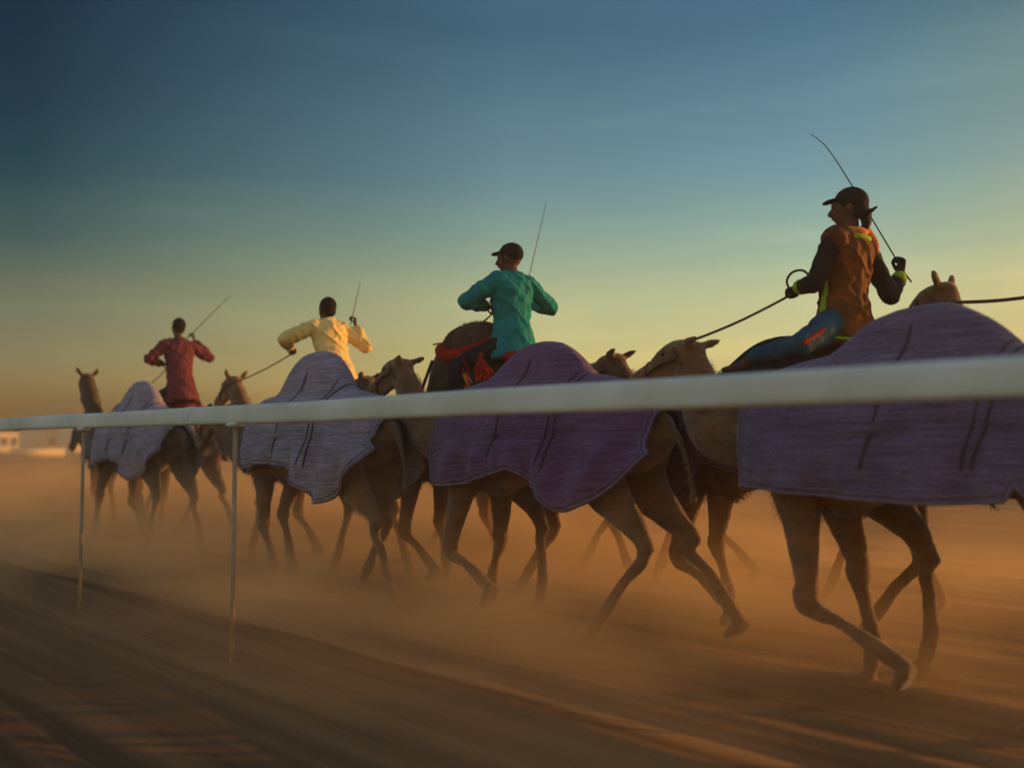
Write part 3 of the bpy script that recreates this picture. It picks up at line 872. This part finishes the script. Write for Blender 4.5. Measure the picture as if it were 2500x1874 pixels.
def joints(px, L_, spec, lean=None):
    """px/py of each joint as measured; bone lengths fix the depth"""
    j = {}
    j['Pv'] = W(*spec['Pv'], L_)
    j['Nk'] = W(*spec['Nk'], L_)
    j['Hd'] = W(*spec['Hd'], L_)
    mid = j['Pv'].lerp(j['Nk'], .86)
    j['SL'] = mid - Rt * .175 + Vector((0, 0, .0)); j['SR'] = mid + Rt * .175
    if 'SL' in spec: j['SL'] = J(*spec['SL'], mid, .185, -1)
    if 'SR' in spec: j['SR'] = J(*spec['SR'], mid, .185, 1)
    for q in 'LR':
        j['E' + q] = J(*spec['E' + q][:2], j['S' + q], .29, spec['E' + q][2])
        j['W' + q] = J(*spec['W' + q][:2], j['E' + q], .25, spec['W' + q][2])
    return j

def rod(name, label, cat, pts, r0, r1, m, group=None, sub=4):
    bm = bmesh.new()
    n_ = len(pts)
    base = Vector(pts[0])
    tube(bm, [Vector(p) - base for p in pts], [r0 + (r1 - r0) * i / (n_ - 1) for i in range(n_)], sub=sub, n=8)
    o = mk(name, bm, m)
    o.location = base
    return tag(o, label, cat, group)
SG = 'riding sticks held up by the riders'

# rider 1, maroon
j = joints(0, 5.6, {'Pv': (392, 842), 'Nk': (385, 731), 'Hd': (385, 708), 'EL': (320, 776, -1), 'WL': (352, 785, 1), 'ER': (454, 774, 1), 'WR': (420, 736, 1)})
up = Vector((0, 0, 1))
j['dHR'] = (up + Rt * -.2).normalized(); j['dPR'] = -Rt + F * .5
p1, g1, o1, *_ = person('rider in a maroon shirt, farthest to the left, lifting a thin stick', j, 'maroon', 'black', F, spos=1)
gp = j['WR'] + j['dHR'] * .08 + j['dPR'].normalized() * .03
e = J(496, 639, gp, 1.02, 1)
dd = (e - gp).normalized()
rod('riding_stick', 'thin stick slanting up to the right from the maroon rider\'s fist', 'stick', [gp - dd * .12, gp, gp.lerp(e, .5), e], .009, .004, M['cane'], SG)
# rider 2, yellow
j = joints(0, 5.5, {'Pv': (729, 812), 'Nk': (706, 693), 'Hd': (706, 669), 'EL': (612, 733, -1), 'WL': (628, 750, 1), 'ER': (792, 752, 1), 'WR': (768, 705, 1)})
j['dHR'] = (up - Rt * .1).normalized(); j['dPR'] = -Rt + F * .5
p2, g2, o2, *_ = person('rider in a sunlit yellow shirt raising his right fist', j, 'cream', 'brown_cloth', F, spos=5)
gp = j['WR'] + j['dHR'] * .08 + j['dPR'].normalized() * .03
e = J(778, 610, gp, .80, 1)
dd = (e - gp).normalized()
rod('riding_stick', 'faint short stick upright above the yellow rider\'s fist', 'stick', [gp - dd * .12, gp, gp.lerp(e, .5), e], .006, .0025, M['cane'], SG)
# rider 3, teal
j = joints(0, 5.5, {'Pv': (1108, 742), 'Nk': (1106, 590), 'Hd': (1100, 560), 'EL': (1004, 652, -1), 'WL': (1052, 662, 1), 'ER': (1190, 664, 1), 'WR': (1146, 660, 1)})
j['dPR'] = -up; j['dHR'] = (F * .6 + up * .5 - Rt * .4).normalized()
p3, g3, o3, at3, *_ = person('rider in a teal green long sleeved shirt at the centre', j, 'teal', 'black', F - Rt * .5, cap='cap', spos=9)
gp = j['WR'] + j['dHR'] * .08 + Vector((0, 0, -.02))
e = J(1180, 437, gp, .95, 1)
dd = (e - gp).normalized()
rod('riding_stick', 'thin stick rising behind the teal rider\'s right shoulder', 'stick', [gp - dd * .12, gp, gp.lerp(e, .5), e], .005, .002, M['cane'], SG)
# rider 4, rust brown jacket
j = joints(0, 5.65, {'Pv': (1822, 700), 'Nk': (1838, 498), 'Hd': (1833, 452), 'EL': (1758, 612, -1), 'WL': (1722, 622, 1), 'ER': (1925, 640, 1), 'WR': (1946, 592, 1)})
Pv = j['Pv']
j['HL'] = Pv - Rt * .09; j['KL'] = J(1728, 745, j['HL'], .40, -1); j['AL'] = J(1622, 775, j['KL'], .40, 1)
j['dHR'] = (up + Rt * .2).normalized(); j['dPR'] = -Rt + F * .5
p4, g4, o4, at4, sh4, fw4, Q4 = person('rider in a rust brown jacket with black sleeves, gloves and cap, rightmost of the four', j, 'jacket', 'blue', F - Rt * .6, cap='scarf', glove='LR', spos=13, sleeves='black')
# scarf, collar, hem trim
bm = bmesh.new()
c = g4['Nk'] + Vector((0, 0, -.01))
pts = [c + sh4 * .075 * math.cos(a * math.pi / 8) + fw4 * .075 * math.sin(a * math.pi / 8) for a in range(17)]
tube(bm, pts, [.026] * 17, sub=2, n=10)
tube(bm, [c + sh4 * .05 - fw4 * .06 + Vector((0, 0, .03)), c + sh4 * .12 - fw4 * .08 - Vector((0, 0, .05)), c + sh4 * .17 - fw4 * .08 - Vector((0, 0, .11))], [.03, .032, .012], sub=4, n=10)
fuse(mk('neck_scarf', bm, M['orange'], p4), .01, 1)
bm = bmesh.new()
c = g4['Pv'] + (g4['Nk'] - g4['Pv']) * .915
pts = [c + sh4 * .125 * math.cos(a * math.pi / 8) + fw4 * .098 * math.sin(a * math.pi / 8) for a in range(17)]
tube(bm, pts, [.020] * 17, sub=2, n=10)
mk('collar', bm, M['lime'], p4)
bm = bmesh.new()
c = at4(-.17)
pts = [c + sh4 * .213 * math.cos(a * math.pi / 8) + fw4 * .17 * math.sin(a * math.pi / 8) for a in range(17)]
tube(bm, pts, [(.012, .03)] * 17, ref=(0, 0, 1), sub=2, n=10)
pts2 = [at4(f, .0) - sh4 * (.185 - .02 * math.sin(f * 5)) + fw4 * .04 for f in (-.15, .1, .3, .5)]
tube(bm, pts2, [.016, .022, .018, .01], sub=3, n=8)
mk('jacket_trim', bm, M['lime'], p4)
for q in 'LR':
    bm = bmesh.new()
    a_ = g4['E' + q].lerp(g4['W' + q], .74); b_ = g4['E' + q].lerp(g4['W' + q], .84)
    tube(bm, [a_, b_], [.049, .047], sub=1, n=14)
    mk('cuff', bm, M['lime'], p4)
bm = bmesh.new()
sdv = (g4['KL'] - g4['HL']).normalized()
nn = (CAM - o4 - g4['KL']).normalized()
tube(bm, [g4['HL'].lerp(g4['KL'], f) + nn * (.128 - .024 * f) for f in (.3, .6, .92)], [(.014, .010)] * 3, ref=(0, 0, 1), sub=3, n=8)
mk('red_stripe', bm, M['red'], p4)
gp = j['WR'] + j['dHR'] * .08 + j['dPR'].normalized() * .03
e = J(1752, 290, gp, 1.12, 1)
dd = (e - gp).normalized()
rod('riding_stick', 'long curved stick arching over the head of the brown jacketed rider', 'stick', [gp - dd * .16, gp, gp.lerp(e, .5) + up * .06, gp.lerp(e, .8) + up * .07, e], .006, .0025, M['cane'], SG)

# ------------------------------------------------------------------ reins
def rein(label, a, b, sag, parent_n=1, r=.007, extra=None):
    pts = [a.lerp(b, f) - up * sag * math.sin(math.pi * f) for f in (0, .25, .5, .75, 1)]
    if extra: pts = extra + pts
    return rod('reins', label, 'reins', pts, r, r, M['rope'], 'reins running down to the camels\' heads')
def hw(t_, Hp_, x, y, z):
    return t_.matrix_world @ Hp_(x, y, z)
bpy.context.view_layer.update()
def handpt(g_, o_, q='L'):
    d = (g_['W' + q] - g_['E' + q]).normalized()
    return o_ + g_['W' + q] + d * .09 + Vector((0, 0, -.03))
a = handpt(g1, o1)
rein('reins slanting from the maroon rider\'s left hand', a, W(306, 842, 5.5), .02)
a = handpt(g2, o2)
rein('straight reins from the yellow rider\'s left hand to the camel with orange ears', a, hw(c2r, h2r, .04, .09, .0), .03)
a = handpt(g3, o3)
rein('slack reins from the teal rider\'s left hand over the furry hump', a, W(936, 744, 5.5), .06)
a = handpt(g4, o4)
lp = [a + Vector((0, 0, .02)) + (F * -.10 * math.sin(k * .9) + up * (.07 - .07 * math.cos(k * .9))) + Rt * .02 * k for k in range(0, 8)]
lp.reverse()
rein('coiled reins from the brown jacketed rider\'s black glove', a, hw(c4, h4, .0, .07, .07), .02, r=.008, extra=lp[:-1])
rein('dark reins leaving the picture at the right edge', W(2330, 622, 6.3), hw(c5, h5, .05, .09, .0), .03, r=.011)

# ------------------------------------------------------------------ far side: buildings and wall at the horizon
def house(label, x, y, wx, wy, h, m, rz=0.0, win=2, parapet=True):
    t = root('building', label, 'building', (x, y, 0), rz, 'low buildings on the horizon')
    bm = bmesh.new(); box(bm, (-wx / 2, -wy / 2, 0), (wx / 2, wy / 2, h)); wl = mk('wall', bm, m, t, False)
    bm = bmesh.new(); box(bm, (-wx / 2 - .15, -wy / 2 - .15, h), (wx / 2 + .15, wy / 2 + .15, h + .3)); mk('roof', bm, M['roof'], t, False)
    for k in range(win):
        cx = -wx / 2 + wx * (k + .5) / win
        bm = bmesh.new(); box(bm, (cx - .5, -wy / 2 - .05, h * .35), (cx + .5, -wy / 2 - .003, h * .35 + 1.1)); mk('window', bm, M['shutter'], t, False)
    return t
def gx(px, dist): return ray(px, 958).x / ray(px, 958).y * dist
house('small sunlit building at the left picture edge on the horizon', gx(-2, 150), 150, 3, 5, 2.9, M['wall'], 1.0)
house('small pale hut on the horizon left of the long one', gx(62, 165), 165, 5, 5, 3.4, M['wall'], 1.0, 1)
house('long low flat roofed building on the horizon', gx(126, 160), 160, 9, 6, 3.3, M['wall'], 1.0, 3)
house('narrow tall sunlit block nearest the left camel', gx(162, 155), 155, 3.2, 4, 4.0, M['wall'], 1.0, 1)
house('grey building behind the camels near the left', gx(330, 190), 190, 22, 8, 3.4, M['wall2'], .2, 6)
bm = bmesh.new()
box(bm, (-4.4, -.12, 0), (4.4, .12, 1.22), .02)
wallp = mk('panel', bm, M['wall'])
wallp.name = 'hoarding'
wallp.location = (gx(83, 100), 100, .0)
wallp.rotation_euler = (0, 0, 1.05)
wallp.scale = (.66, 1, .66)
tag(wallp, 'pale blank hoarding lit by the sun beside the far track', 'hoarding')

# ------------------------------------------------------------------ air: haze and dust
def vol_box(name, lo, hi, col, dens, aniso=.3, het=None):
    bm = bmesh.new()
    v = []
    for s_, l_ in ((lo[0], lo[1]), (hi[0], lo[1]), (hi[0], hi[1]), (lo[0], hi[1])):
        v.append(P(s_, l_))
    a = [bm.verts.new(p + Vector((0, 0, lo[2]))) for p in v]; b = [bm.verts.new(p + Vector((0, 0, hi[2]))) for p in v]
    bm.faces.new(a); bm.faces.new(b)
    for k in range(4):
        bm.faces.new((a[k], a[(k + 1) % 4], b[(k + 1) % 4], b[k]))
    m = bpy.data.materials.new(name)
    m.use_nodes = True
    n, l = m.node_tree.nodes, m.node_tree.links
    n.remove(n['Principled BSDF'])
    pv = n.new('ShaderNodeVolumePrincipled')
    pv.inputs['Color'].default_value = (*col, 1)
    pv.inputs['Anisotropy'].default_value = aniso
    pv.inputs['Density'].default_value = dens
    l.new(pv.outputs[0], n['Material Output'].inputs['Volume'])
    if het:
        het(n, l, pv)
    return struct(mk(name, bm, m, None, False), 'stuff')
vol_box('haze', (-14, -12, -1), (190, 70, 4.7), (.86, .74, .58), .0034)

def dust(n, l, pv):
    tc = n.new('ShaderNodeTexCoord')
    mp = n.new('ShaderNodeMapping'); mp.vector_type = 'TEXTURE'
    mp.inputs['Rotation'].default_value = (0, 0, ROT)
    l.new(tc.outputs['Object'], mp.inputs[0])
    sp = n.new('ShaderNodeSeparateXYZ'); l.new(mp.outputs[0], sp.inputs[0])
    def mth(op, a, b=None, clamp=False):
        m_ = n.new('ShaderNodeMath'); m_.operation = op; m_.use_clamp = clamp
        for k, v in enumerate((a, b)):
            if v is None: continue
            if isinstance(v, (int, float)): m_.inputs[k].default_value = v
            else: l.new(v, m_.inputs[k])
        return m_.outputs[0]
    z = sp.outputs[2]
    hz = mth('EXPONENT', mth('MULTIPLY', mth('MAXIMUM', z, 0.0), -3.8))
    nz = n.new('ShaderNodeTexNoise'); nz.inputs['Scale'].default_value = .85; nz.inputs['Detail'].default_value = 4
    m2 = n.new('ShaderNodeMapping'); m2.inputs['Scale'].default_value = (.6, 1.1, 1.3)
    l.new(mp.outputs[0], m2.inputs[0]); l.new(m2.outputs[0], nz.inputs[0])
    nn_ = mth('MULTIPLY', mth('SUBTRACT', nz.outputs[0], .37, True), 6.0)
    # soft borders across the track
    lat = sp.outputs[1]   # local y = left, so lane = -y
    e1 = mth('POWER', mth('MULTIPLY', mth('ADD', mth('MULTIPLY', lat, -1), -1.6), .36, True), 2.0)
    along = mth('ADD', mth('MULTIPLY', mth('MULTIPLY', mth('ADD', sp.outputs[0], -1.8), .2, True), 1.05), .07)
    l.new(mth('MULTIPLY', mth('MULTIPLY', mth('MULTIPLY', mth('MULTIPLY', hz, nn_), e1), along), 2.0), pv.inputs['Density'])
vol_box('dust_cloud', (-2, 1.3, -.04), (26, 10.5, 1.9), (.95, .63, .31), .3, .1, dust)
